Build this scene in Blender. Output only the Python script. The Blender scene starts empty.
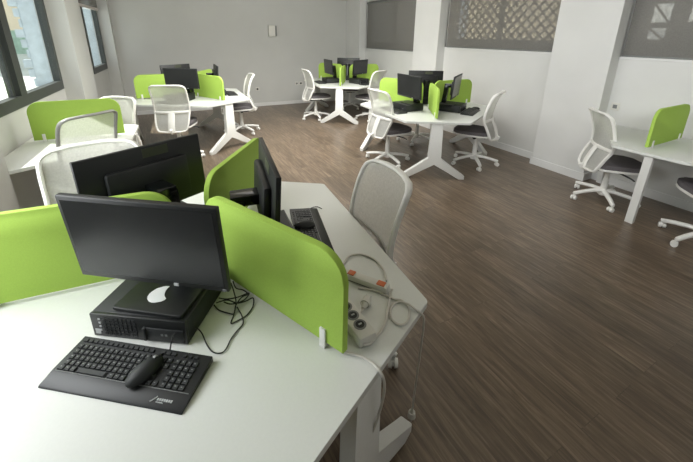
import bpy, bmesh, math, random
from mathutils import Vector, Matrix
random.seed(7)
S = bpy.context.scene
COL = S.collection
PI = math.pi
cos, sin, R = math.cos, math.sin, math.radians

# ------------------------------------------------------------------ materials
def srgb(r, g, b):
    def f(c):
        c /= 255.0
        return c / 12.92 if c <= 0.04045 else ((c + 0.055) / 1.055) ** 2.4
    return (f(r), f(g), f(b), 1)

def mat(name, col, rough=0.5, metal=0.0, noise=0.0, scale=40.0, bump=0.0, spec=0.5, emit=0.0):
    m = bpy.data.materials.new(name); m.use_nodes = True
    nt = m.node_tree; b = nt.nodes['Principled BSDF']
    b.inputs['Roughness'].default_value = rough
    b.inputs['Metallic'].default_value = metal
    b.inputs['Specular IOR Level'].default_value = spec
    b.inputs['Base Color'].default_value = col
    if emit:
        b.inputs['Emission Color'].default_value = col
        b.inputs['Emission Strength'].default_value = emit
    if noise or bump:
        tc = nt.nodes.new('ShaderNodeTexCoord')
        n = nt.nodes.new('ShaderNodeTexNoise'); n.inputs['Scale'].default_value = scale
        n.inputs['Detail'].default_value = 4
        nt.links.new(tc.outputs['Object'], n.inputs['Vector'])
        if noise:
            r = nt.nodes.new('ShaderNodeValToRGB')
            lo = [max(0, c * (1 - noise)) for c in col[:3]]; hi = [min(1, c * (1 + noise)) for c in col[:3]]
            r.color_ramp.elements[0].position = .3; r.color_ramp.elements[1].position = .7
            r.color_ramp.elements[0].color = (*lo, 1); r.color_ramp.elements[1].color = (*hi, 1)
            nt.links.new(n.outputs['Fac'], r.inputs['Fac']); nt.links.new(r.outputs['Color'], b.inputs['Base Color'])
        if bump:
            bp = nt.nodes.new('ShaderNodeBump'); bp.inputs['Strength'].default_value = bump
            bp.inputs['Distance'].default_value = 0.002
            nt.links.new(n.outputs['Fac'], bp.inputs['Height']); nt.links.new(bp.outputs['Normal'], b.inputs['Normal'])
    return m

def see_through(name, col, fac, rough=.8, translucent=.3):
    """woven cloth: part of the light passes between the threads"""
    m = bpy.data.materials.new(name); m.use_nodes = True
    nt = m.node_tree; nt.nodes.clear()
    out = nt.nodes.new('ShaderNodeOutputMaterial')
    d = nt.nodes.new('ShaderNodeBsdfDiffuse'); d.inputs['Color'].default_value = col
    tl = nt.nodes.new('ShaderNodeBsdfTranslucent'); tl.inputs['Color'].default_value = col
    mx = nt.nodes.new('ShaderNodeMixShader'); mx.inputs[0].default_value = translucent
    tr = nt.nodes.new('ShaderNodeBsdfTransparent')
    m2 = nt.nodes.new('ShaderNodeMixShader'); m2.inputs[0].default_value = fac
    tc = nt.nodes.new('ShaderNodeTexCoord'); n = nt.nodes.new('ShaderNodeTexNoise')
    n.inputs['Scale'].default_value = 90; n.inputs['Detail'].default_value = 2
    ma = nt.nodes.new('ShaderNodeMath'); ma.operation = 'MULTIPLY_ADD'
    ma.inputs[1].default_value = .25; ma.inputs[2].default_value = fac - .125
    L = nt.links.new
    L(tc.outputs['Object'], n.inputs['Vector']); L(n.outputs['Fac'], ma.inputs[0]); L(ma.outputs[0], m2.inputs[0])
    L(d.outputs[0], mx.inputs[1]); L(tl.outputs[0], mx.inputs[2])
    L(mx.outputs[0], m2.inputs[1]); L(tr.outputs[0], m2.inputs[2]); L(m2.outputs[0], out.inputs[0])
    return m

def glass_mat():
    m = bpy.data.materials.new('window_glass'); m.use_nodes = True
    nt = m.node_tree; nt.nodes.clear()
    out = nt.nodes.new('ShaderNodeOutputMaterial')
    t = nt.nodes.new('ShaderNodeBsdfTransparent'); t.inputs['Color'].default_value = (.93, .96, .96, 1)
    g = nt.nodes.new('ShaderNodeBsdfGlossy'); g.inputs['Roughness'].default_value = .03
    lw = nt.nodes.new('ShaderNodeLayerWeight'); lw.inputs['Blend'].default_value = .5
    pw = nt.nodes.new('ShaderNodeMath'); pw.operation = 'POWER'; pw.inputs[1].default_value = 5
    f = nt.nodes.new('ShaderNodeMath'); f.operation = 'MULTIPLY_ADD'; f.inputs[1].default_value = .5; f.inputs[2].default_value = .02
    nt.links.new(lw.outputs['Facing'], pw.inputs[0]); nt.links.new(pw.outputs[0], f.inputs[0])
    mx = nt.nodes.new('ShaderNodeMixShader')
    nt.links.new(f.outputs[0], mx.inputs[0]); nt.links.new(t.outputs[0], mx.inputs[1])
    nt.links.new(g.outputs[0], mx.inputs[2]); nt.links.new(mx.outputs[0], out.inputs[0])
    return m

def floor_mat():
    m = bpy.data.materials.new('wood_plank_floor'); m.use_nodes = True
    nt = m.node_tree; b = nt.nodes['Principled BSDF']; L = nt.links.new; N = nt.nodes.new
    tc = N('ShaderNodeTexCoord')
    mp = N('ShaderNodeMapping'); mp.inputs['Rotation'].default_value = (0, 0, R(90))
    L(tc.outputs['Object'], mp.inputs['Vector'])
    br = N('ShaderNodeTexBrick')
    br.inputs['Color1'].default_value = (.25, .25, .25, 1); br.inputs['Color2'].default_value = (.75, .75, .75, 1)
    br.inputs['Mortar'].default_value = (0.05, .05, .05, 1)
    br.inputs['Scale'].default_value = 1; br.inputs['Mortar Size'].default_value = .0018
    br.inputs['Brick Width'].default_value = 1.22; br.inputs['Row Height'].default_value = .15
    br.offset = .37
    L(mp.outputs[0], br.inputs['Vector'])
    # grain: long streaks along the planks
    m2 = N('ShaderNodeMapping'); m2.inputs['Scale'].default_value = (46, 3.4, 1)
    L(tc.outputs['Object'], m2.inputs['Vector'])
    add = N('ShaderNodeVectorMath'); add.operation = 'ADD'
    sc = N('ShaderNodeVectorMath'); sc.operation = 'SCALE'; sc.inputs['Scale'].default_value = 13
    L(br.outputs['Color'], sc.inputs[0]); L(m2.outputs[0], add.inputs[0]); L(sc.outputs[0], add.inputs[1])
    n1 = N('ShaderNodeTexNoise'); n1.inputs['Scale'].default_value = 1; n1.inputs['Detail'].default_value = 7
    n1.inputs['Roughness'].default_value = .65; n1.inputs['Distortion'].default_value = .7
    L(add.outputs[0], n1.inputs['Vector'])
    r = N('ShaderNodeValToRGB')
    e = r.color_ramp.elements
    e[0].position = .22; e[0].color = srgb(62, 52, 41)
    e[1].position = .78; e[1].color = srgb(147, 131, 112)
    k = e.new(.5); k.color = srgb(105, 90, 74)
    L(n1.outputs['Fac'], r.inputs['Fac'])
    mx = N('ShaderNodeMix'); mx.data_type = 'RGBA'; mx.blend_type = 'OVERLAY'; mx.inputs[0].default_value = .32
    L(r.outputs[0], mx.inputs[6]); L(br.outputs['Color'], mx.inputs[7])
    L(mx.outputs[2], b.inputs['Base Color'])
    b.inputs['Roughness'].default_value = .34
    b.inputs['Specular IOR Level'].default_value = .75
    bp = N('ShaderNodeBump'); bp.inputs['Strength'].default_value = .12; bp.inputs['Distance'].default_value = .003
    L(n1.outputs['Fac'], bp.inputs['Height']); L(bp.outputs[0], b.inputs['Normal'])
    return m

M = {
 'floor': floor_mat(),
 'wall': mat('white_wall_paint', srgb(214, 214, 211), .85, noise=.025, scale=2.5, bump=.05),
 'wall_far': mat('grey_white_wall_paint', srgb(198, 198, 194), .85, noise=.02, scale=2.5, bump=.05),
 'ceil': mat('ceiling_paint', srgb(200, 192, 178), .9, noise=.02, scale=3),
 'base': mat('white_baseboard', srgb(222, 222, 220), .5, noise=.02, scale=6),
 'frame': mat('dark_grey_aluminium', srgb(62, 66, 64), .45, noise=.06, scale=30),
 'glass': glass_mat(),
 'blind': see_through('grey_roller_blind_cloth', srgb(146, 144, 139), .31, translucent=.15),
 'rail': mat('pale_blind_rail', srgb(205, 196, 190), .5, noise=.03, scale=20),
 'top': mat('white_desk_laminate', srgb(218, 220, 215), .38, noise=.012, scale=120),
 'white': mat('white_powder_coat', srgb(226, 226, 222), .4, noise=.015, scale=60),
 'chairw': mat('white_chair_plastic', srgb(232, 231, 226), .42, noise=.012, scale=50),
 'chairg': mat('grey_chair_plastic', srgb(150, 150, 146), .45, noise=.02, scale=50),  # white chair plastic with its shade put into the colour
 'mesh': see_through('white_chair_netting', srgb(226, 226, 220), .3, translucent=.4),
 'seat': mat('dark_grey_seat_fabric', srgb(98, 94, 96), .95, noise=.18, scale=220, bump=.4),
 'green': mat('lime_green_felt_panel', srgb(163, 196, 82), .8, noise=.05, scale=260, bump=.15),
 'black': mat('black_plastic', srgb(22, 24, 24), .45, noise=.08, scale=60),
 'blackm': mat('matte_black_plastic', srgb(36, 38, 38), .6, noise=.08, scale=90),
 'key': mat('black_key_plastic', srgb(38, 40, 40), .5, noise=.1, scale=70),
 'glossb': mat('glossy_black_plastic', srgb(12, 15, 14), .18, noise=.05, scale=20),
 'screen': mat('dark_monitor_screen', srgb(34, 36, 37), .25, noise=.03, scale=8),
 'grey': mat('mid_grey_plastic', srgb(120, 122, 120), .5, noise=.05, scale=60),
 'silver': mat('silver_mark', srgb(190, 192, 192), .4, noise=.03, scale=60),
 'offw': mat('off_white_plastic', srgb(214, 212, 204), .45, noise=.02, scale=50),
 'cable': mat('pale_grey_cable', srgb(204, 200, 192), .5, noise=.03, scale=80),
 'bcable': mat('black_cable', srgb(26, 27, 28), .5, noise=.05, scale=80),
 'orange': mat('orange_switch', srgb(206, 110, 62), .45, noise=.05, scale=60),
 'label': mat('dull_label', srgb(66, 70, 54), .4, noise=.1, scale=100),
 'facade': mat('pale_blue_facade', srgb(176, 186, 192), .9, noise=.16, scale=3.5, emit=.10),  # slight glow added to brighten the outdoor view
 'beige': mat('beige_facade', srgb(214, 198, 172), .9, noise=.06, scale=1.5, emit=.15),  # glows a little in place of outdoor light
 'hedge': mat('green_hedge', srgb(150, 176, 158), .9, noise=.2, scale=5, emit=.1),  # faint glow added to the green
 'pave': mat('pale_paving', srgb(214, 216, 208), .9, noise=.05, scale=.8),
 'lattice': mat('lattice_bars', srgb(70, 60, 48), .8, noise=.1, scale=14),
 'beigewall': mat('sunlit_stone', srgb(232, 214, 182), .9, noise=.12, scale=6, emit=1.7),  # added glow so the stone shows through the blind
 'darkwall': mat('shaded_screen_wall', srgb(96, 94, 92), .9, noise=.08, scale=7, emit=.05),  # dark by its own colour, with a faint added glow
 'brightwall': mat('bright_opening', srgb(236, 236, 230), .9, noise=.03, scale=4, emit=1.7),  # glowing panel standing in for daylight in the openings
 'lens': mat('white_mark', srgb(238, 240, 240), .35, noise=.01, scale=40),
}

# ------------------------------------------------------------------ mesh helpers
def obj(name, bm, m, parent=None, smooth=False, loc=None):
    bmesh.ops.recalc_face_normals(bm, faces=bm.faces)
    me = bpy.data.meshes.new(name); bm.to_mesh(me); bm.free()
    if smooth:
        for p in me.polygons: p.use_smooth = True
        try: me.set_sharp_from_angle(angle=R(42))
        except Exception: pass
    me.materials.append(m)
    o = bpy.data.objects.new(name, me); COL.objects.link(o)
    if parent: o.parent = parent
    if loc: o.location = loc
    return o

def tag(o, label, cat, group=None):
    o['label'] = label; o['category'] = cat
    if group: o['group'] = group
    return o

def thing(name, label, cat, loc=(0, 0, 0), rz=0.0, group=None):
    o = bpy.data.objects.new(name, None); COL.objects.link(o)
    o.empty_display_size = .1
    o.location = loc; o.rotation_euler = (0, 0, rz)
    return tag(o, label, cat, group)

def struct(name, bm, m, parent=None, smooth=False):
    o = obj(name, bm, m, parent, smooth)
    if not parent: o['kind'] = 'structure'
    return o

def copy_tree(o, parent=None):
    c = o.copy(); COL.objects.link(c)
    if parent: c.parent = parent
    for ch in [x for x in S.objects if x.parent == o]:
        copy_tree(ch, c)
    return c

def B(): return bmesh.new()

def box(bm, x0, x1, y0, y1, z0, z1, mtx=None, bev=0.0):
    g = bmesh.ops.create_cube(bm, size=1)
    vs = g['verts']
    for v in vs:
        v.co = Vector(((x0 + x1) / 2 + v.co.x * (x1 - x0), (y0 + y1) / 2 + v.co.y * (y1 - y0), (z0 + z1) / 2 + v.co.z * (z1 - z0)))
    if bev:
        es = list({e for v in vs for e in v.link_edges})
        r = bmesh.ops.bevel(bm, geom=es, offset=bev, segments=2, affect='EDGES', profile=.5)
        vs = list({v for f in r['faces'] for v in f.verts} | {v for v in vs if v.is_valid})
    if mtx:
        for v in vs:
            if v.is_valid: v.co = mtx @ v.co
    return vs

def prism(bm, pts, z0, z1, mtx=None, bev=0.0):
    """polygon in local xy, extruded in z"""
    lo = [bm.verts.new((p[0], p[1], z0)) for p in pts]
    hi = [bm.verts.new((p[0], p[1], z1)) for p in pts]
    n = len(pts); fs = [bm.faces.new(lo[::-1]), bm.faces.new(hi)]
    for i in range(n): fs.append(bm.faces.new((lo[i], lo[(i + 1) % n], hi[(i + 1) % n], hi[i])))
    vs = lo + hi
    if bev:
        es = list({e for f in fs[:2] for e in f.edges})
        r = bmesh.ops.bevel(bm, geom=es, offset=bev, segments=2, affect='EDGES', profile=.5)
        vs = list({v for f in r['faces'] for v in f.verts} | {v for v in vs if v.is_valid})
    if mtx:
        for v in vs:
            if v.is_valid: v.co = mtx @ v.co

def spline(pts, n=8, closed=False):
    P = [Vector(p) for p in pts]; out = []; N = len(P)
    rng = range(N) if closed else range(N - 1)
    for i in rng:
        if closed: a, b, c, d = P[i - 1], P[i], P[(i + 1) % N], P[(i + 2) % N]
        else: a, b, c, d = P[max(i - 1, 0)], P[i], P[i + 1], P[min(i + 2, N - 1)]
        for k in range(n):
            t = k / n
            out.append(.5 * ((2 * b) + (c - a) * t + (2 * a - 5 * b + 4 * c - d) * t * t + (3 * b - a - 3 * c + d) * t ** 3))
    if not closed: out.append(P[-1])
    return out

def tube(bm, pts, r, seg=8, closed=False, ry=None, up=Vector((0, 0, 1))):
    P = [Vector(p) for p in pts]; N = len(P); rings = []
    for i in range(N):
        a = P[i - 1] if (closed or i > 0) else P[i]
        b = P[(i + 1) % N] if (closed or i < N - 1) else P[i]
        t = (b - a)
        if t.length < 1e-9: t = Vector((0, 0, 1))
        t.normalize()
        u = up if abs(t.dot(up)) < .95 else Vector((1, 0, 0))
        s = t.cross(u).normalized(); w = s.cross(t).normalized()
        rr = r[i] if isinstance(r, (list, tuple)) else r
        r2 = ry if ry is not None else rr
        rings.append([bm.verts.new(P[i] + s * (rr * cos(2 * PI * k / seg)) + w * (r2 * sin(2 * PI * k / seg))) for k in range(seg)])
    for i in range(N if closed else N - 1):
        A, Bq = rings[i], rings[(i + 1) % N]
        for k in range(seg): bm.faces.new((A[k], A[(k + 1) % seg], Bq[(k + 1) % seg], Bq[k]))
    if not closed:
        bm.faces.new(rings[0][::-1]); bm.faces.new(rings[-1])

def cyl(bm, p0, p1, r0, r1=None, seg=16):
    r1 = r0 if r1 is None else r1
    tube(bm, [p0, p1], [r0, r1], seg)

def T(x, y, z=0, rz=0): return Matrix.Translation((x, y, z)) @ Matrix.Rotation(rz, 4, 'Z')

# ------------------------------------------------------------------ camera (room frame: +y along the planks to the far wall)
F_PX, PITCH, ROLL, EYE, CY, TH = 344.298, .311958, .0112602, 1.719, 146.358, -.50041
def room(v):
    ex = Vector((cos(TH), -sin(TH), 0)); ey = Vector((sin(TH), cos(TH), 0))
    return Vector((v.dot(ex), v.dot(ey), v.z))
f_ = Vector((0, cos(PITCH), -sin(PITCH))); r_ = Vector((1, 0, 0)); u_ = r_.cross(f_)
r2 = r_ * cos(ROLL) + u_ * sin(ROLL); u2 = u_ * cos(ROLL) - r_ * sin(ROLL)
rr, uu, ff = room(r2), room(u2), room(f_)
cam = bpy.data.cameras.new('camera'); co = bpy.data.objects.new('camera', cam); COL.objects.link(co)
m3 = Matrix((rr, uu, -ff)).transposed()
co.matrix_world = Matrix.Translation((0, 0, EYE)) @ m3.to_4x4()
cam.sensor_fit = 'HORIZONTAL'; cam.sensor_width = 36; cam.lens = F_PX / 693 * 36
cam.shift_y = -(231 - CY) / 693
cam.clip_start = .02
S.camera = co

def px(x, y, z):   # where the photograph's pixel falls on a level plane
    d = ff + rr * ((x - 346.5) / F_PX) - uu * ((y - CY) / F_PX); k = (z - EYE) / d.z
    return Vector((0, 0, EYE)) + d * k

# ------------------------------------------------------------------ the room
CEIL = 2.57; YF = 8.62; YN = -2.6
FS = .058
def yfar(x): return 8.50 + (3.3 - x) * FS
FA = -math.atan(FS)
XR, XP = 4.735, 4.55            # right wall plane under the windows, pillar faces
SHELL = [(-1.69 + .075 * YN, YN - .2), (XR + .22, YN - .2), (XR + .22, yfar(XR) + .2), (-1.04, yfar(-1.04) + .2)]
bm = B(); prism(bm, SHELL, -.1, 0); struct('floor', bm, M['floor'])
bm = B(); prism(bm, SHELL, CEIL, CEIL + .12); struct('ceiling', bm, M['ceil'])
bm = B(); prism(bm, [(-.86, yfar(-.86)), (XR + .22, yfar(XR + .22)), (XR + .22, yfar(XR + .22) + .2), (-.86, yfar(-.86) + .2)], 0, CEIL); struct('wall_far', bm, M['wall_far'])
bm = B(); box(bm, -2.2, XR + .3, YN - .2, YN, 0, CEIL); struct('wall_near', bm, M['wall'])

# right wall: low wall, lintel and pillars; windows between the pillars
YR = yfar(XR)
PILL = [(7.72, YR), (4.93, 5.61), (2.10, 2.80), (-.75, -.05)]
WIN_R = [(5.61, 7.72, 1.405), (2.80, 4.93, 1.525), (-.05, 2.10, 1.515)]
bm = B()
edges = [YN] + [v for w in sorted(WIN_R) for v in (w[0], w[1])] + [YR]
for (a, b, s) in WIN_R:
    box(bm, XR, XR + .22, a, b, 0, s - .02)
    box(bm, XR, XR + .22, a, b, 2.5, CEIL)
for i in range(0, len(edges), 2): box(bm, XR, XR + .22, edges[i], edges[i + 1], 0, CEIL)
for (a, b) in PILL: box(bm, XP, XR + .02, a, b, 0, CEIL, bev=.004)
struct('wall_right', bm, M['wall'])
bm = B()
for (a, b, s) in WIN_R: box(bm, XR - .014, XR, a + .002, b - .002, 0, .10)
for (a, b) in PILL: box(bm, XP - .014, XP, a - .014, b + (.014 if b < YR else 0), 0, .10); box(bm, XP, XR - .014, a - .014, a, 0, .10); box(bm, XP, XR - .014, b, b + .014, 0, .10) if b < YR else None
box(bm, XR - .014, XR, YN, PILL[-1][0] - .015, 0, .10)
struct('baseboard_right', bm, M['base'])
bm = B(); prism(bm, [(-.62, yfar(-.62) - .014), (XP - .016, yfar(XP) - .014), (XP - .016, yfar(XP)), (-.62, yfar(-.62))], 0, .085); struct('baseboard_far', bm, M['base'])

for i, (a, b, s) in enumerate(WIN_R):
    w = B()   # frame ring with a mullion
    x0, x1 = XR + .08, XR + .13; z0 = s + .16; z1 = 2.5; md = (a + b) / 2
    box(w, x0, x1, a, b, s - .02, z0); box(w, x0, x1, a, b, z1 - .06, z1)
    for yy in (a, md - .03, b - .06): box(w, x0, x1, yy, yy + .06, z0, z1 - .06)
    wo = struct('window_%d' % (3 + i), w, M['frame'])
    g = B(); box(g, x0 + .02, x0 + .026, a + .06, b - .06, z0, z1 - .06); obj('pane', g, M['glass'], wo)
    s_ = B(); box(s_, XR - .012, XR + .078, a + .003, b - .003, s - .02, s + .004, bev=.003); struct('trim_%d' % (1 + i), s_, M['base'])
    nm = ['plain grey roller blind in the far corner bay beside the end wall',
          'grey roller blind with a beige diagonal lattice showing through it',
          'grey roller blind with small bright openings showing through, above the wall desk'][i]
    t = thing('roller_blind', nm, 'blind', (XR + .02, (a + b) / 2, s + .006), 0, 'roller blinds over the windows')
    h = (b - a) / 2 - .012
    c = B(); box(c, .004, .006, -h, h, .012, 2.5 - s - .07); obj('blind_cloth', c, M['blind'], t)
    c = B(); box(c, -.004, .014, -h, h, 0, .016, bev=.003); obj('bottom_rail', c, M['grey'], t)
    c = B(); cyl(c, (.012, -h, 2.5 - s - .045), (.012, h, 2.5 - s - .045), .026); obj('roller', c, M['grey'], t, True)

# what stands outside the right-hand windows
def outside_plate(name, x, y0, y1, z0, z1, m, label, cat):
    o = B(); box(o, x, x + .08, y0, y1, z0, z1); return tag(obj(name, o, m), label, cat)
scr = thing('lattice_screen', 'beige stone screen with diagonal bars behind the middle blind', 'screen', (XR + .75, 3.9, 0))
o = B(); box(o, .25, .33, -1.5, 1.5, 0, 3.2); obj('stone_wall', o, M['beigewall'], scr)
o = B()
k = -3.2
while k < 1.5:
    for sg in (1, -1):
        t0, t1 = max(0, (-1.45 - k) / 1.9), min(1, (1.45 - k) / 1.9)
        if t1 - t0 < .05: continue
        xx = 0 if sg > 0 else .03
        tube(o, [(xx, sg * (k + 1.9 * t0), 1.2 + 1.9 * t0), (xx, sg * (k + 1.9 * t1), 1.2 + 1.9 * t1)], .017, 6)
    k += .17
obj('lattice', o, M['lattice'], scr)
scr2 = thing('pierced_screen', 'dark screen wall with bright braced openings behind the blind above the wall desk', 'screen', (XR + .7, 1.1, 0))
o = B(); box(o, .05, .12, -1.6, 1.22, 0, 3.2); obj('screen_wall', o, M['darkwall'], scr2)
for (ya, yb, za, zb) in [(.91, 1.08, 1.91, 2.12), (.92, 1.08, 1.71, 1.84), (.50, .73, 1.91, 2.14), (.60, .65, 1.74, 1.79), (.1, .32, 1.92, 2.14), (-.3, -.1, 1.92, 2.14)]:
    o = B(); box(o, .035, .05, ya, yb, za, zb); op = obj('opening', o, M['brightwall'], scr2)
    d = B(); tube(d, [(.028, ya, za), (.028, yb, zb)] if yb - ya > .1 else [(.028, ya, zb), (.028, yb, za)], .012, 6); obj('brace', d, M['lattice'], op)
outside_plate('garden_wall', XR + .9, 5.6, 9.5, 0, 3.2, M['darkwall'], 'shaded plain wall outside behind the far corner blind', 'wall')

# left wall, turned a little: local u along it, w into the room
LA = math.atan(.075); LM = Matrix.Translation((-1.5, 0, 0)) @ Matrix.Rotation(-LA, 4, 'Z')   # local +y along the wall, +x into the room
def lbox(bm, u0, u1, w0, w1, z0, z1, bev=0): box(bm, w0, w1, u0, u1, z0, z1, LM, bev)
W1 = (3.3, 5.66); W2 = (7.42, 8.58); W0 = (-.55, .9)
SILL, HEAD = 1.03, 2.5
bm = B()
us = [-2.9, W0[0], W0[1], W1[0], W1[1], W2[0], W2[1], 8.78]
lbox(bm, -2.9, 8.78, -.09, 0, 0, SILL); lbox(bm, -2.9, 8.78, -.09, 0, HEAD, CEIL)
for i in range(0, 8, 2): lbox(bm, us[i], us[i + 1], -.09, 0, SILL, HEAD)
for (a, b) in ((-1.4, -.6), (2.5, 3.28), (5.70, 6.40), (8.60, 8.78)): lbox(bm, a, b, -.01, .20, 0, CEIL, .004)
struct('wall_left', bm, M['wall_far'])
for i, (a, b) in enumerate((W1, W2)):
    w = B(); d0, d1 = -.06, .012
    zt = HEAD if i == 0 else HEAD
    lbox(w, a, b, d0, d1, SILL, SILL + .105); lbox(w, a, b, d0, d1, zt - .07, zt)
    lbox(w, a, a + .07, d0, d1, SILL + .105, zt - .07); lbox(w, b - .075, b, d0, d1, SILL + .105, zt - .07)
    if i == 0: lbox(w, 4.38, 4.52, d0, d1, SILL + .105, zt - .07); lbox(w, 4.30, 4.34, d0, d1 - .03, SILL + .105, zt - .07)
    wo = struct('window_%d' % (1 + i), w, M['frame'])
    g = B()
    if i == 0:
        lbox(g, a + .07, 4.30, -.03, -.024, SILL + .105, zt - .07); lbox(g, 4.52, b - .075, -.03, -.024, SILL + .105, zt - .07)
    else: lbox(g, a + .07, b - .075, -.03, -.024, SILL + .105, zt - .07)
    obj('pane', g, M['glass'], wo)
w = B(); lbox(w, W0[0], W0[1], -.06, .012, SILL, SILL + .1); lbox(w, W0[0], W0[1], -.06, .012, HEAD - .07, HEAD)
for u in (W0[0], (W0[0] + W0[1]) / 2, W0[1] - .07): lbox(w, u, u + .07, -.06, .012, SILL + .1, HEAD - .07)
w0 = struct('window_0', w, M['frame'])  # unseen window added for light, kept clear of the desk
g = B(); lbox(g, W0[0] + .07, W0[1] - .07, -.03, -.024, SILL + .1, HEAD - .07); obj('pane', g, M['glass'], w0)
t = thing('roller_blind', 'raised grey roller blind with pale bottom rail on the small window by the end wall', 'blind', (0, 0, 0), 0, 'roller blinds over the windows')
t.matrix_world = LM
o = B(); box(o, .03, .034, 6.75, 8.58, 2.16, HEAD); obj('blind_cloth', o, M['blind'], t)
o = B(); box(o, .02, .046, 6.75, 8.58, 2.115, 2.16, bev=.004); obj('bottom_rail', o, M['rail'], t)

# outside the left windows
o = B(); prism(o, [(-60, -20), (-2.3, -20), (-2.3, 9.2), (9, 9.2), (9, 60), (-60, 60)], -.3, -.12); g = obj('ground', o, M['pave']); g['kind'] = 'structure'
nb = thing('neighbour_building', 'pale blue building with a stepped corner seen through the big dark framed window', 'building', (0, 16, -.12))
o = B(); box(o, -3.75, 3.5, 0, 4, 0, 9); obj('wall', o, M['facade'], nb)
o = B()
for i in range(26):
    box(o, -3.75 - (.06 + .16 * ((i * 7) % 3) / 2), -3.74, -.02, .3, i * .33, i * .33 + .26)
obj('corner_stones', o, M['facade'], nb)
b2 = thing('beige_building', 'beige building far behind the pale blue one outside the window', 'building', (-9, 24, -.12))
o = B(); box(o, -6, 4.6, 0, 4, 1.9, 9); obj('upper_wall', o, M['beige'], b2)
o = B(); box(o, -6, 4.6, .05, 4, .75, 1.9); obj('green_band', o, M['hedge'], b2)
o = B(); box(o, -6, 4.6, .1, 4, 0, .75); obj('plinth', o, M['pave'], b2)

# ------------------------------------------------------------------ small fittings on the walls
t = thing('wall_speaker', 'small pale box fixed high on the end wall', 'box', (2.59, yfar(2.59), 1.80), FA)
o = B(); box(o, -.10, .06, -.09, 0, -.13, .13, bev=.01); obj('case', o, M['offw'], t)
o = B(); box(o, .06, .10, -.085, 0, -.12, .12, bev=.01); obj('side_cover', o, M['grey'], t)
def socket(loc, label, rz=0, dark=True, twin=False):
    t = thing('wall_socket', label, 'socket', loc, rz, 'wall sockets')
    o = B(); box(o, -.045, .045, -.012, 0, -.045, .045, bev=.004); obj('plate', o, M['offw'], t)
    o = B(); box(o, -.022, .022, -.016, -.012, -.022, .022, bev=.002); obj('insert', o, M['black' if dark else 'grey'], t)
socket((3.27, yfar(3.27), .52), 'dark-centred wall socket on the end wall behind a white chair back', FA)
socket((3.16, yfar(3.16), .52), 'pale wall plate beside the dark-centred socket on the end wall', FA, dark=False)
socket((2.15, yfar(2.15), .43), 'dark socket low on the end wall by the chair at the back table', FA)
socket((XR, 2.02, .95), 'pale socket on the window wall just past the pillar', -PI / 2, False)

# ------------------------------------------------------------------ desks
RE, WE = .913, .386
def rot2(p, a): return (p[0] * cos(a) - p[1] * sin(a), p[0] * sin(a) + p[1] * cos(a))

def round_poly(pts, r, n=4):
    out = []; N = len(pts)
    for i in range(N):
        p = Vector((*pts[i], 0)); a = (Vector((*pts[i - 1], 0)) - p).normalized(); b = (Vector((*pts[(i + 1) % N], 0)) - p).normalized()
        for k in range(n + 1):
            t = k / n; q0 = p + a * r; q1 = p + b * r
            q = q0 * (1 - t) ** 2 + p * 2 * t * (1 - t) + q1 * t * t
            out.append((q.x, q.y))
    return out

def divider(parent, length=.715, inner=.085, ang=0):
    """upright felt screen along local +x, with white clips"""
    z0, z1, th, rc = .757, 1.112, .013, .10
    pts = [(inner, z0), (inner + length, z0)]
    for k in range(9):
        a = k / 8 * PI / 2; pts.append((inner + length - rc + rc * cos(a), z1 - rc + rc * sin(a)))
    for k in range(9):
        a = PI / 2 + k / 8 * PI / 2; pts.append((inner + rc + rc * cos(a), z1 - rc + rc * sin(a)))
    bm = B(); RM = Matrix.Rotation(ang, 4, 'Z') @ Matrix.Rotation(PI / 2, 4, 'X')
    prism(bm, pts, -th, th, RM, .003)
    p = obj('divider_panel', bm, M['green'], parent, True)
    for cx in (inner + .08, inner + length - .08):
        c = B(); RZ = Matrix.Rotation(ang, 4, 'Z')
        box(c, cx - .012, cx + .012, -th - .008, -th, .742, .815, RZ, .002); box(c, cx - .012, cx + .012, th, th + .008, .742, .815, RZ, .002)
        box(c, cx - .012, cx + .012, -th - .010, th + .010, .7405, .752, RZ, .002)
        obj('clip', c, M['white'], p, True)
    return p

def y_leg(parent, ang):
    r0 = .838; th = .06
    half = [(.074, .714), (.074, .265), (.388, .046), (.388, 0), (.32, 0), (.0, .195)]
    pts = half + [(-x, z) for x, z in half[-2::-1]]
    bm = B(); RM = Matrix.Rotation(ang, 4, 'Z') @ Matrix.Translation((r0, 0, 0)) @ Matrix.Rotation(PI / 2, 4, 'Z') @ Matrix.Rotation(PI / 2, 4, 'X')
    prism(bm, pts, 0, th, RM, .006)
    return obj('leg', bm, M['white'], parent, True)

def triple_table(name, loc, rz, label, pw=1):
    t = thing('workstation_table', label, 'desk', (loc[0], loc[1], 0), rz, 'three-seat workstation tables')
    pts = []
    for k in range(3):
        a = k * 2 * PI / 3
        pts += [rot2((RE, -WE), a), rot2((RE, WE), a)]
    bm = B(); prism(bm, round_poly(pts, .012, 3), .714, .74, None, .002); obj('tabletop', bm, M['top'], t, True)
    for k in range(3):
        a = k * 2 * PI / 3
        y_leg(t, a); divider(t, ang=a)
        b = B(); box(b, .10, .84, -.03, .03, .66, .7138, Matrix.Rotation(a, 4, 'Z')); obj('beam', b, M['white'], t)
    b = B(); cyl(b, (0, 0, .655), (0, 0, .7138), .12, seg=24); obj('hub', b, M['white'], t, True)
    return t

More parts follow.
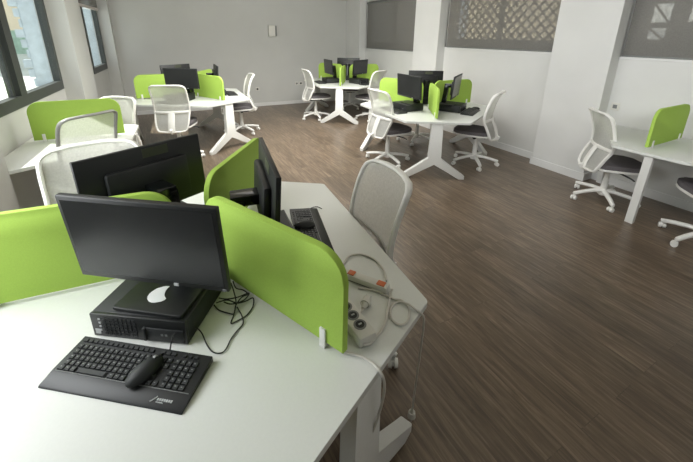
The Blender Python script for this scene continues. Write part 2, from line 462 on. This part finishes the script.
def wall_table(loc, rz, label, pts, legs, inner=.085, slant=False):
    """half table against a wall: local +x points into the room"""
    t = thing('wall_workstation_table', label, 'desk', (loc[0], loc[1], 0), rz, 'two-seat workstation tables against the walls')
    bm = B(); prism(bm, round_poly(pts, .02, 4), .714, .74, None, .002); obj('tabletop', bm, M['top'], t, True)
    divider(t, .72, inner)
    b = B(); vs = box(b, -.022, .022, -.032, .032, 0, .7138)
    for v in vs:      # the leg leans a little
        k = v.co.z / .7138
        v.co.x += .83 + .07 * k; v.co.y += .045 + .035 * k
    obj('leg', b, M['white'], t, True)
    b = B(); box(b, .01, .80, -.03, .03, .66, .7138); obj('beam', b, M['white'], t)
    for y in legs:
        b = B(); box(b, .012, .06, y - .03, y + .03, 0, .7138, bev=.005); obj('leg', b, M['white'], t, True)
    return t

tA = ((.073, 1.467), R(-65.14)); tD = ((3.39, 3.765), R(-123.2)); tB = ((.481, 6.161), R(-61.89)); tC = ((3.675, 6.79), R(-126.5))
triple_table('A', *tA, 'large white three-seat table closest to the camera, its floor cable running to a plug')
triple_table('D', *tD, 'white three-seat table with two Y legs splayed, standing alongside the window wall')
triple_table('B', *tB, 'white three-seat table at the end wall nearest the dark framed windows')
triple_table('C', *tC, 'white three-seat table in the far corner by the end wall and roller blind')
tE = ((4.72, 1.345), PI); tF = ((-1.193, 4.08), -LA)
wall_table(*tE, 'white two-seat desk against the wall below the blind with bright openings',
           [(.005, -.755), (.945, -.21), (.945, 0), (.93, .36), (.005, .91)], (-.62, .78))
wall_table(*tF, 'white two-seat desk in sunlight below the big dark framed window',
           [(.913, -.386), (.913, .386), (.12, .845), (.035, .845), (.035, -.79), (.19, -.825)], (-.70, .76), .115)

# ------------------------------------------------------------------ office chair
BACK = [(.415, -.245, .13), (.43, -.25, .18), (.50, -.235, .205), (.58, -.205, .215), (.66, -.168, .222), (.74, -.168, .226), (.84, -.188, .226), (.93, -.216, .226), (.985, -.238, .222), (1.016, -.252, .208), (1.036, -.262, .172)]
def wrap(x, y): return x + .045 * (y / .22) ** 2
def back_rows():
    rows = []
    for i in range(len(BACK) - 1):
        a, b = BACK[i], BACK[i + 1]
        p0 = BACK[max(i - 1, 0)]; p3 = BACK[min(i + 2, len(BACK) - 1)]
        for k in range(4):
            t = k / 4
            rows.append([.5 * ((2 * a[j]) + (b[j] - p0[j]) * t + (2 * p0[j] - 5 * a[j] + 4 * b[j] - p3[j]) * t * t + (3 * a[j] - p0[j] - 3 * b[j] + p3[j]) * t ** 3) for j in range(3)])
    rows.append(list(BACK[-1])); return rows

def make_chair():
    t = thing('office_chair', 'x', 'chair', group='white mesh office chairs')
    rows = back_rows()
    # frame loop
    Lp = [Vector((wrap(x, -w), -w, z)) for z, x, w in rows]
    top = [Vector((wrap(-.266, y), y, 1.042)) for y in (-.09, -.03, .03, .09)]
    Rp = [Vector((wrap(x, w), w, z)) for z, x, w in rows[::-1]]
    bot = [Vector((wrap(-.246, y), y, .412)) for y in (.07, 0, -.07)]
    fr = B(); tube(fr, Lp + top + Rp + bot, .012, 8, True, ry=.019, up=Vector((1, 0, 0)))
    f = obj('backrest_frame', fr, M['chairw'], t, True)
    br = B(); z, x, w = .665, -.168, .222
    tube(br, [(wrap(x, y) - .004, y, z - .0) for y in (-.216, -.14, -.07, 0, .07, .14, .216)], .02, 8, ry=.012, up=Vector((1, 0, 0)))
    tube(br, [(wrap(xx, 0) - .006, 0, zz) for zz, xx in ((.665, -.168), (.58, -.205), (.50, -.235), (.42, -.247))], .045, 8, ry=.010, up=Vector((1, 0, 0)))
    obj('lumbar_support', br, M['chairw'], f, True)
    ms = B(); n = 10; g = []
    for z, x, w in rows[1:]:
        g.append([ms.verts.new((wrap(x, y) + .004, y, z)) for y in [(-1 + 2 * k / n) * (w - .006) for k in range(n + 1)]])
    for i in range(len(g) - 1):
        for k in range(n): ms.faces.new((g[i][k], g[i][k + 1], g[i + 1][k + 1], g[i + 1][k]))
    obj('backrest_mesh', ms, M['mesh'], t, True)
    # seat
    def seat_pts(s):
        return round_poly([(-.215 * s, -.20 * s), (.10 * s, -.242 * s), (.265 * s, -.20 * s), (.28 * s, 0), (.265 * s, .20 * s), (.10 * s, .242 * s), (-.215 * s, .20 * s)], .06, 4)
    c = B(); prism(c, [(x + .02, y) for x, y in seat_pts(.985)], .462, .505, None, .016); obj('seat_cushion', c, M['seat'], t, True)
    c = B(); prism(c, [(x + .02, y) for x, y in seat_pts(1.0)], .44, .463, None, .008); obj('seat_shell', c, M['chairw'], t, True)
    c = B(); tube(c, [(-.12, 0, .425), (-.2, 0, .418), (-.25, 0, .43), (-.262, 0, .46)], .016, 8, ry=.05); obj('back_bracket', c, M['chairw'], t, True)
    c = B(); box(c, -.14, .12, -.075, .075, .395, .4395, bev=.012); box(c, -.2, -.1, -.05, .05, .405, .435, bev=.01); me_ = obj('mechanism', c, M['black'], t, True)
    c = B(); tube(c, spline([(.02, -.07, .415), (.05, -.14, .41), (.10, -.22, .395), (.13, -.25, .375)], 4), .008, 6); obj('lever', c, M['black'], me_, True)
    c = B(); cyl(c, (.0, .07, .41), (.0, .12, .41), .026); obj('tension_knob', c, M['black'], me_, True)
    c = B(); cyl(c, (0, 0, .10), (0, 0, .27), .034, .030); cyl(c, (0, 0, .27), (0, 0, .40), .026); obj('gas_column', c, M['chairw'], t, True)
    c = B(); cyl(c, (0, 0, .075), (0, 0, .145), .05, .038, 20); obj('base_hub', c, M['chairw'], t, True)
    for k in range(5):
        a = k * 2 * PI / 5 + .35
        m = Matrix.Rotation(a, 4, 'Z')
        c = B(); ps = [m @ Vector(p) for p in ((.03, 0, .118), (.12, 0, .112), (.22, 0, .097), (.30, 0, .078), (.318, 0, .072))]
        tube(c, ps, [.030, .028, .024, .021, .012], 10, ry=.02); lg = obj('base_leg', c, M['chairw'], t, True)
        c = B(); ca = a + (.6 if k % 2 else -1.0); cm = Matrix.Translation((.30 * cos(a), .30 * sin(a), 0)) @ Matrix.Rotation(ca, 4, 'Z')
        for s in (-1, 1):
            cyl(c, cm @ Vector((.012, s * .008, .027)), cm @ Vector((.012, s * .026, .027)), .027, .024, 16)
        cyl(c, cm @ Vector((0, 0, .03)), cm @ Vector((0, 0, .075)), .008)
        box(c, -.012, .03, -.007, .007, .02, .052, cm, .004)
        obj('caster', c, M['chairw'], lg, True)
    return t

def ptr(tab, ang_deg, r, lat=0):
    a = R(ang_deg); return (tab[0][0] + r * cos(a) - lat * sin(a), tab[0][1] + r * sin(a) + lat * cos(a))
CH = [   # x, y, facing angle (deg), seat raised by, label
 ((.79, 1.40), 175, 0, 'white mesh office chair pulled up to the closest table beside the power strips'),
 ((-.33, 2.03), -78, .09, 'white mesh office chair whose back rises behind the monitor turned away from us'),
 ((2.74, 3.80), 3, 0, 'white mesh office chair on the aisle side of the window wall table, star base showing'),
 ((3.80, 3.18), 117, 0, 'white mesh office chair between the window wall table and its baseboard'),
 (ptr(tD, 59, .74), -121, 0, 'white mesh office chair hidden behind the monitors on the window wall table'),
 ((2.92, 6.74), -2, 0, 'white mesh office chair at the far corner table, back towards the end wall sockets'),
 ((3.93, 6.14), 113, 0, 'white mesh office chair at the far corner table, back overlapping a green divider'),
 (ptr(tC, 53.5, .74), -126, 0, 'white mesh office chair seen below the far corner table beyond its front leg'),
 ((.165, 5.31), 70, .03, 'white mesh office chair seen from behind in front of the sunlit floor patch'),
 ((1.25, 6.28), 176, 0, 'white mesh office chair seen side on against the end wall by the low socket'),
 ((-.65, 3.5), 130, .06, 'shaded mesh office chair whose grey frame stands before the sunlit wall desk'),
 ((-.555, 4.52), -124, -.03, 'white mesh office chair half hidden behind the outer end of the sunlit divider'),
 ((4.18, 1.70), -40, -.04, 'white mesh office chair tucked under the wall desk next to the pillar'),
 ((4.04, .80), 40, 0, 'white mesh office chair cut off by the picture edge at the wall desk'),
]
proto = make_chair()
for i, (p, a, up, lab) in enumerate(CH):
    o = proto if i == 0 else copy_tree(proto)
    if up:
        for ch in o.children:
            if not ch.name.startswith('base_'): ch.location.z += up
    o.location = (p[0], p[1], 0); o.rotation_euler = (0, 0, R(a)); o['label'] = lab
    o['category'] = 'chair'
    if 'power strips' in lab or 'pillar' in lab:   # star bases swivel freely
        turn = R((-64 if 'power strips' in lab else 79) - a) - .35
        for ch in o.children:
            if ch.name.startswith('base_leg'): ch.rotation_euler.z = turn
    if 'grey frame' in lab:  # white frame standing in shade, painted darker
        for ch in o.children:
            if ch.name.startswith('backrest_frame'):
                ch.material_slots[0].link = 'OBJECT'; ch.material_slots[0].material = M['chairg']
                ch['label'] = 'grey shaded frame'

# ------------------------------------------------------------------ computers (local +x faces the user, +y is the user's right)
MW, MH = .515, .300
def make_monitor():
    t = thing('computer_monitor', 'x', 'monitor', group='black computer monitors')
    b = B(); prism(b, round_poly([(-.10, -.165), (.10, -.165), (.10, .085), (-.10, .085)], .008, 2), 0, .012, None, .003); obj('stand_base', b, M['black'], t, True)
    b = B()
    prism(b, [(-.085, .010), (-.030, .010), (-.006, .25), (-.060, .25)], -.045, .045, Matrix.Rotation(PI / 2, 4, 'X'), .005)
    box(b, -.062, .052, -.04, .04, .222, .268, bev=.006)
    obj('stand_neck', b, M['glossb'], t, True)
    zb = .122; tl = Matrix.Translation((.09, 0, zb)) @ Matrix.Rotation(R(4), 4, 'Y')
    b = B(); box(b, -.020, 0, -MW / 2, MW / 2, 0, MH, tl, .004); box(b, -.050, -.018, -.17, .17, .04, MH - .075, tl, .012); h = obj('housing', b, M['black'], t, True)
    b = B(); box(b, -.001, .0012, -MW / 2 + .014, MW / 2 - .014, .020, MH - .014, tl); obj('screen', b, M['screen'], h)
    b = B(); box(b, 0, .003, .075, .090, .004, .014, tl); obj('badge', b, M['silver'], h)
    b = B(); box(b, 0, .003, MW / 2 - .020, MW / 2 - .008, .004, .012, tl); obj('power_button', b, M['grey'], h)
    b = B(); box(b, -.0215, -.0195, -.10, .01, MH - .052, MH - .012, tl); obj('rating_label', b, M['label'], h)
    return t
def make_pc():
    t = thing('desktop_computer', 'x', 'computer', group='black desktop computers lying flat')
    w, d, h = .335, .29, .093
    b = B(); box(b, -d / 2, d / 2 - .012, -w / 2, w / 2, .004, h, bev=.004); obj('case', b, M['blackm'], t, True)
    b = B(); box(b, d / 2 - .014, d / 2, -w / 2, w / 2, .002, h + .001, bev=.004); f = obj('front_panel', b, M['black'], t, True)
    b = B()
    for i in range(8):
        for k in range(6): box(b, d / 2 - .002, d / 2 + .002, -w / 2 + .045 + i * .015, -w / 2 + .056 + i * .015, .014 + k * .0125, .022 + k * .0125)
    obj('grille', b, M['key'], f)
    b = B(); box(b, d / 2 - .002, d / 2 + .004, .03, w / 2 - .01, .010, .06, bev=.002); box(b, d / 2 - .002, d / 2 + .010, .02, .03, .012, .062, bev=.002); obj('drive_bay', b, M['blackm'], f, True)
    b = B(); box(b, d / 2 - .001, d / 2 + .0015, -w / 2 + .012, -w / 2 + .03, .015, .034)
    for k in range(4): box(b, d / 2 - .001, d / 2 + .0015, -w / 2 + .030, -w / 2 + .037, .028 + k * .015, .034 + k * .015)
    obj('port_marks', b, M['silver'], f)
    b = B(); box(b, d / 2 + .003, d / 2 + .005, .08, .088, .034, .042); box(b, d / 2 + .003, d / 2 + .005, .094, .102, .034, .042); obj('power_light', b, M['grey'], f)
    return t
def make_keyboard(detail=True):
    t = thing('keyboard', 'x', 'keyboard', group='black keyboards')
    w, d = .455, .162
    b = B()
    pts = [(-d / 2, .002), (-d / 2, .022), (.032, .013), (d / 2 - .004, .006), (d / 2, .001)]
    prism(b, pts, -w / 2, w / 2, Matrix.Rotation(PI / 2, 4, 'X'), .002)
    k0 = obj('body', b, M['black'], t, True)
    b = B()
    def top(x): return .022 - (x + d / 2) / (.032 + d / 2) * .009
    def key(x, y, wx, wy):
        m = Matrix.Translation((x, y, top(x) - .001)) @ Matrix.Rotation(math.atan(.009 / .113), 4, 'Y')
        vs = box(b, -wx / 2, wx / 2, -wy / 2, wy / 2, 0, .006, m)
        for v in vs:
            l = m.inverted() @ v.co
            if l.z > .003: l.x *= .82; l.y *= .82; v.co = m @ l
    rows = [-.067, -.046, -.0285, -.011, .0065, .0235]
    spots = []
    for ri, x in enumerate(rows):
        if ri == 5:
            for yy, wy in ((-.205, .02), (-.184, .017), (-.165, .017), (-.101, .104), (-.037, .017), (-.018, .017), (.001, .017), (.025, .024)): spots.append((x, yy, .0158, wy))
        else:
            for k in range(14): spots.append((x, -.207 + k * .0182 + (ri * .0015), .0158 if ri else .011, .0158))
        for k in range(3):
            if ri in (0, 1, 2, 5) or (ri == 4 and k == 1): spots.append((x, .068 + k * .0188, .0158 if ri else .011, .0165))
        if ri:
            for k in range(4): spots.append((x, .132 + k * .0195, .0158, .0168))
        else:
            for k in range(3): spots.append((x, .142 + k * .0195, .008, .012))
    for q in spots: key(*q)
    nk = len(b.faces)
    for x, y, wx, wy in spots:
        if wx > .012 and wy < .03: box(b, x - .0035, x + .0005, y - .0035, y + .001, top(x) + .0042, top(x) + .0052)
    b.faces.ensure_lookup_table()
    for fc in b.faces[nk:]: fc.material_index = 1
    obj('keys', b, M['key'], k0).data.materials.append(M['grey'])
    b = B(); box(b, .0325, .0345, -w / 2 + .01, w / 2 - .01, .0125, .0142)
    obj('palm_rest_line', b, M['grey'], k0)
    return t
def make_logo(k):
    b = B(); z = .0098
    tube(b, spline([(.068, .122, z), (.064, .127, z + .0005), (.056, .134, z + .0012), (.052, .136, z + .0016)], 4), [.0016] * 12 + [.0006], 6)
    for i in range(7): box(b, .055 + .001, .0625, .139 + i * .0068, .1435 + i * .0068, z - .0012, z + .0012)
    box(b, .065, .0668, .139, .160, z - .003, z)
    return obj('maker_mark', b, M['silver'], k)
def make_mouse():
    t = thing('computer_mouse', 'x', 'mouse', group='black computer mice')
    b = B(); g = bmesh.ops.create_uvsphere(b, u_segments=24, v_segments=14, radius=1)
    for v in g['verts']:
        x, y, z = v.co
        if z < -.25: z = -.25
        wy = .031 * (1 + .12 * x - .1 * x * x)
        v.co = Vector((x * .055, y * wy * .92, (z + .25) * .026 * (1 - .12 * x)))
    bd = obj('body', b, M['blackm'], t, True)
    b = B(); cyl(b, (-.034, -.004, .024), (-.034, .004, .024), .008, seg=14); obj('scroll_wheel', b, M['grey'], bd, True)
    b = B(); box(b, -.056, -.018, -.0006, .0006, .018, .0285, Matrix.Rotation(R(-8), 4, 'Y')); obj('button_gap', b, M['glossb'], bd)
    return t

mon, pc, kb, ms = make_monitor(), make_pc(), make_keyboard(), make_mouse()
used = {}
def put(proto, loc, rz, label):
    k = proto.name
    o = proto if k not in used else copy_tree(proto)
    used[k] = 1
    o.location = loc; o.rotation_euler = (0, 0, rz); o['label'] = label
    return o
ZT = .7405
# closest table, front seat
put(pc, (-.086, 1.23, ZT), R(-124.4), 'black desktop computer lying flat under the closest monitor, white oval on top')
put(mon, (-.046, 1.164, ZT + .0955), R(-127), 'black monitor with dark grey screen facing the camera, largest in view')
put(kb, (-.196, .989, ZT), R(-127.6), 'black full-size keyboard in the foreground with a mouse lying on it')
o = put(ms, (-.150, .952, ZT + .0205), R(-150.5), 'black mouse resting on the keys of the foreground keyboard')
# white oval mark on the stand
b = B()
c0 = px(157, 296, ZT + .1085)
pts = [(px(130 + u / 6.3, 270 + v / 6.3, c0.z) - c0).xy for u, v in ((250, 104), (232, 103), (215, 105), (170, 118), (140, 136), (122, 152), (110, 170), (109, 184), (118, 198), (135, 206), (155, 207), (195, 200), (215, 192), (228, 181), (222, 172), (217, 160), (219, 146), (226, 130), (238, 115))]
prism(b, pts, 0, .0015)
ov = obj('white_oval', b, M['lens']); ov.location = c0
tag(ov, 'white oval sticker with a bite, on the black stand under the closest screen', 'sticker')
# closest table, other two seats
put(pc, ptr(tA, -5.1, .268) + (ZT,), R(-5.1), 'black desktop computer behind the bright green front divider of the closest table')
o = put(mon, (.254, 1.322, ZT + .0955), R(-8.5), 'black monitor seen edge on behind the bright green front divider')
for ch in o.children:
    if ch.name.startswith('stand_base'): ch.scale.y = .6; ch.location.y = .10
put(kb, (.596, 1.476, ZT), R(-13), 'black keyboard beyond the front green divider, beside the white chair back')
put(ms, (.575, 1.50, ZT + .0205), R(-8), 'black mouse on the keyboard beyond the front green divider')
put(pc, ptr(tA, 115, .36) + (ZT,), R(115), 'black desktop computer under the monitor that shows its back')
put(mon, (-.052, 1.562, ZT + .0955), R(116.5), 'black monitor turned away, its back with a dull label facing us')

def station(tab, ang, names, r_pc=.36, r_m=.30, lat=0, turn=0, what=('pc', 'mon', 'kb', 'ms'), drop=.03, m_lat=0, m_turn=0):
    if 'pc' in what: put(pc, ptr(tab, ang, r_pc, lat) + (ZT,), R(ang), 'black desktop computer ' + names[0])
    if 'mon' in what: mo = put(mon, ptr(tab, ang, r_m, lat + m_lat) + (ZT + .0955,), R(ang + turn + m_turn), 'black monitor ' + names[0].replace('under the monitor', 'on its computer'))
    if 'mon' in what:
        for ch in mo.children:      # screen slid down its neck
            if ch.name.startswith('housing'): ch.location.z -= drop
    if 'kb' in what: put(kb, ptr(tab, ang, r_pc + .25, lat) + (ZT,), R(ang + turn), 'black keyboard ' + names[1])
    if 'ms' in what: put(ms, ptr(tab, ang, r_pc + .25, lat + .27) + (ZT,), R(ang + 180), 'black mouse ' + names[1])
station(tD, 178.8, ('at the aisle seat of the window wall table', 'at the aisle seat of the window wall table'), what=('pc', 'mon', 'kb'), r_m=.35, m_lat=.11)
station(tD, -61.2, ('at the seat nearest the baseboard, window wall table', 'at the seat nearest the baseboard, window wall table'), m_lat=-.04, m_turn=5)
station(tD, 58.8, ('turned away at the hidden seat of the window wall table', 'at the hidden seat of the window wall table'), what=('pc', 'mon'), r_m=.24)
station(tC, 173.5, m_lat=.07, r_m=.34, names=('facing the end wall socket chair on the far corner table', 'by the end wall socket chair, far corner table'), what=('pc', 'mon', 'kb'))
station(tC, -66.5, ('facing the overlapping chair on the far corner table', 'by the overlapping chair, far corner table'), what=('pc', 'mon', 'kb'))
station(tC, 53.5, ('turned away at the rear of the far corner table', 'at the rear of the far corner table'), what=('pc', 'mon'))
station(tB, -121.9, ('facing the chair in front of the floor sun patch', 'before the chair by the floor sun patch'), what=('pc', 'mon', 'kb'), r_m=.36, r_pc=.40, m_lat=.09)
station(tB, -1.9, ('seen edge on past the lime divider of the end wall table', 'poking out past the lime divider of the end wall table'), what=('pc', 'mon', 'kb'))
station(tB, 118.1, ('turned away at the rear of the end wall table', 'at the rear of the end wall table'), what=('pc', 'mon'))

front = [c for c in kb.children if c.name.startswith('body')][0]
make_logo(front)

# ------------------------------------------------------------------ power strips, plugs and cables on the closest table
def cable(name, pts, r, m, label, cat='cable', n=6, seg=7):
    b = B(); tube(b, spline(pts, n), r, seg)
    return tag(obj(name, b, m, None, True), label, cat)
# slim strip with orange switch
t = thing('power_strip', 'slim white power strip with orange switches lying by the table edge', 'power strip', (.630, 1.012, ZT), R(-57))
b = B(); box(b, -.15, .120, -.019, .019, 0, .030, bev=.004); obj('case', b, M['offw'], t, True)
b = B(); box(b, .072, .106, -.014, .014, .029, .034, bev=.002); obj('switch', b, M['orange'], t, True)
b = B(); box(b, -.060, -.030, -.014, .014, .029, .034, bev=.002); obj('switch', b, M['orange'], t, True)
b = B(); tube(b, [(.115, -.0193, .006), (-.14, -.0193, .006)], .002, 6); obj('seam', b, M['grey'], t)
# wide strip with round sockets
t = thing('power_strip', 'wide white power strip with round dark sockets partly behind the green divider', 'power strip', (.491, .853, ZT), R(-88))
b = B(); box(b, -.13, .115, -.034, .034, 0, .04, bev=.007); obj('case', b, M['offw'], t, True)
for k in range(4):
    b = B(); cyl(b, (.061 - k * .047, 0, .038), (.061 - k * .047, 0, .0415), .0225, seg=20); so = obj('socket', b, M['grey'], t, True)
    b = B(); cyl(b, (.061 - k * .047, 0, .0413), (.061 - k * .047, 0, .0425), .0155, seg=18); si = obj('socket_well', b, M['blackm'], so, True)
    b = B(); cyl(b, (.061 - k * .047, -.006, .0425), (.061 - k * .047, .006, .0425), .003, seg=8); obj('earth_pin', b, M['silver'], so, True)
# loose plug
t = thing('mains_plug', 'loose white mains plug lying between the two power strips', 'plug', (.570, .885, ZT), R(40))
b = B(); cyl(b, (0, 0, .017), (.030, 0, .017), .018, .016, 16); cyl(b, (-.02, 0, .015), (0, 0, .017), .007, .014, 12); obj('body', b, M['offw'], t, True)
b = B(); cyl(b, (.03, -.0095, .017), (.049, -.0095, .017), .0024, seg=8); cyl(b, (.03, .0095, .017), (.049, .0095, .017), .0024, seg=8); obj('pin', b, M['silver'], t, True)
b = B(); tube(b, spline([(-.02, 0, .014), (-.045, .01, .006), (-.06, .05, .004), (-.10, .075, .004), (-.13, .06, .004)], 6), .0035, 7); obj('cord', b, M['cable'], t, True)
zc = ZT + .005
cable('power_cable', [(.600, 1.13, zc), (.632, 1.158, zc), (.674, 1.186, zc), (.729, 1.17, zc), (.76, 1.107, zc), (.755, 1.03, zc), (.725, .965, zc)], .0045, M['cable'], 'thick grey cable looping behind the slim power strip')
cable('power_cable', [(.712, .905, zc + .012), (.700, .90, zc), (.655, .85, zc), (.610, .80, zc), (.576, .771, zc), (.532, .750, zc), (.497, .735, zc + .004), (.474, .735, zc + .014)], .0045, M['cable'], 'thick grey cable curving between the two power strips')
cable('extension_cable', [(.60, .985, zc + .0), (.655, .935, zc + .0), (.689, .87, zc), (.715, .845, zc), (.712, .80, zc), (.675, .757, zc), (.640, .752, zc), (.625, .785, zc), (.652, .832, zc), (.696, .848, zc), (.720, .815, zc + .006), (.728, .782, zc + .004), (.745, .766, zc - .01), (.755, .76, .70), (.762, .77, .55), (.785, .80, .35), (.815, .838, .12), (.823, .848, .062)], .0042, M['cable'], 'thin pale cable dropping over the table corner to the plug on the floor')
t = thing('mains_plug', 'white mains plug lying on the floor against the table foot', 'plug', (.832, .856, 0.004), R(45))
b = B(); cyl(b, (0, 0, .018), (.0, 0, .045), .019, .016, 16); cyl(b, (0, 0, .045), (-.004, 0, .066), .011, .006, 12); obj('body', b, M['offw'], t, True)
b = B(); cyl(b, (-.0095, 0, -.003), (-.0095, 0, .018), .0024, seg=8); cyl(b, (.0095, 0, -.003), (.0095, 0, .018), .0024, seg=8); obj('pin', b, M['silver'], t, True)
cable('mains_cable', [px(341, 352, zc), px(350, 353.5, zc), px(362, 357, zc), px(372, 363, zc), px(378.5, 369.5, zc + .002), px(383, 377, .728), px(384.5, 385, .69), px(383.5, 396, .63), px(380, 410, .55), px(374, 428, .46), px(368, 440, .39), px(361, 456, .30), px(356, 475, .15), px(356, 490, .006)], .0045, M['cable'], 'pale cable running from the divider foot over the edge and down the leg')
# black cables at the front computer
zb = ZT + .0035
def pc_(*ps): return [px(x, y, zb + dz) for (x, y, dz) in ps]
cable('headset_cable', pc_((170, 350, .03), (173, 336, .05), (180, 330, .05), (192, 326, .03), (201, 332, .01), (207, 345, 0), (213, 352, 0), (221, 353, 0), (226, 349, 0), (231, 339, 0), (237, 331, 0), (243, 324, 0), (242, 316, .002), (237, 307, .006)), .0022, M['bcable'], 'thin black cable looping over the desk from the computer front to the tangle', n=6)  # the mouse's cord, looping to the tangle
for i, (ps, lab) in enumerate([
   (((231, 283, .05), (234, 292, .03), (236, 302, .012), (234, 314, 0), (231, 323, 0), (237, 321, 0), (247, 315, 0), (253, 306, 0), (253, 298, .006), (246, 301, .008), (237, 303, .010), (227, 300, .012), (216, 303, .01)), 'black cable making the outer loop of the tangle beside the divider'),
   (((214, 305, .006), (219, 310, 0), (228, 313, 0), (234, 313.5, .004), (236, 305, .012), (242, 297, .016), (248, 294, .012), (243, 290, .02), (236, 288, .035), (233, 281, .06)), 'black cable crossing inside the tangle beside the divider'),
   (((219, 298, .012), (227, 299, .016), (238, 297, .02), (249, 293, .004), (244, 300, .014), (232, 304, .018), (224, 302, .02)), 'short black cable knotted at the computer end of the tangle')]):
    cable('black_cable', pc_(*ps), .0024, M['bcable'], lab)
cable('keyboard_cable', [(.545, 1.60, zc), (.56, 1.67, zc), (.60, 1.70, zc - .002), (.66, 1.68, zc), (.70, 1.70, zc), (.735, 1.70, zc - .002), (.75, 1.665, zc - .002)], .0022, M['bcable'], 'thin black cable curling beyond the keyboard behind the front divider')

# ------------------------------------------------------------------ light
w = bpy.data.worlds.new('sky'); S.world = w; w.use_nodes = True
nt = w.node_tree; bg = nt.nodes['Background']
bg.inputs['Color'].default_value = (.86, .93, 1.0, 1); bg.inputs['Strength'].default_value = 1.3
sun = bpy.data.lights.new('sun', 'SUN'); so = bpy.data.objects.new('sun', sun); COL.objects.link(so)
sun.energy = 8.0; sun.angle = R(.6); sun.color = (1, .96, .88)
so.rotation_euler = Vector((.60, -.45, -1)).to_track_quat('-Z', 'Y').to_euler()
def area(name, loc, target, sx, sy, e, col):
    l = bpy.data.lights.new(name, 'AREA'); o = bpy.data.objects.new(name, l); COL.objects.link(o)
    l.shape = 'RECTANGLE'; l.size = sx; l.size_y = sy; l.energy = e; l.color = col
    o.location = loc; o.rotation_euler = (Vector(target) - Vector(loc)).to_track_quat('-Z', 'Y').to_euler()
    return o
area('window_daylight', (-1.12, 1.75, 1.75), (2.5, 2.5, .85), 1.6, 1.3, 54, (.95, .98, 1))  # unseen lamp added by the solid wall, boosts daylight from the left
area('ceiling_lamp', (2.2, -.5, 2.5), (1.1, .8, .4), 2.2, 1.4, 17, (.98, 1, .98))  # unseen lamp added to fill the area by the power strips
area('ceiling_lamp', (1.4, 5.4, 2.54), (1.3, 5.6, 0), 3.4, 4.0, 165, (1, .99, .96)).data.spread = R(140)  # broad overhead fill added for the aisle and far floor
area('ceiling_lamp', (1.9, 4.4, 2.42), (1.5, 8.6, 1.5), 3.6, .22, 60, (.99, 1, .98))  # added lamp that brightens the far wall
area('ceiling_lamp', (1.7, 2.6, 2.42), (4.7, 3.0, 1.4), 3.6, .22, 26, (.98, .99, 1)).data.spread = R(130)  # added lamp that brightens the window wall
area('ceiling_lamp', (1.2, -1.0, 2.3), (4.7, 1.2, 1.1), 1.6, .5, 8, (.98, .99, 1)).data.spread = R(75)  # added lamp for the wall around the near wall desk

S.view_settings.view_transform = 'Standard'
S.view_settings.look = 'None'
S.view_settings.exposure = 0
try:
    S.cycles.use_denoising = True
    S.cycles.max_bounces = 8; S.cycles.transparent_max_bounces = 16
    S.cycles.sample_clamp_indirect = 6
except Exception: pass
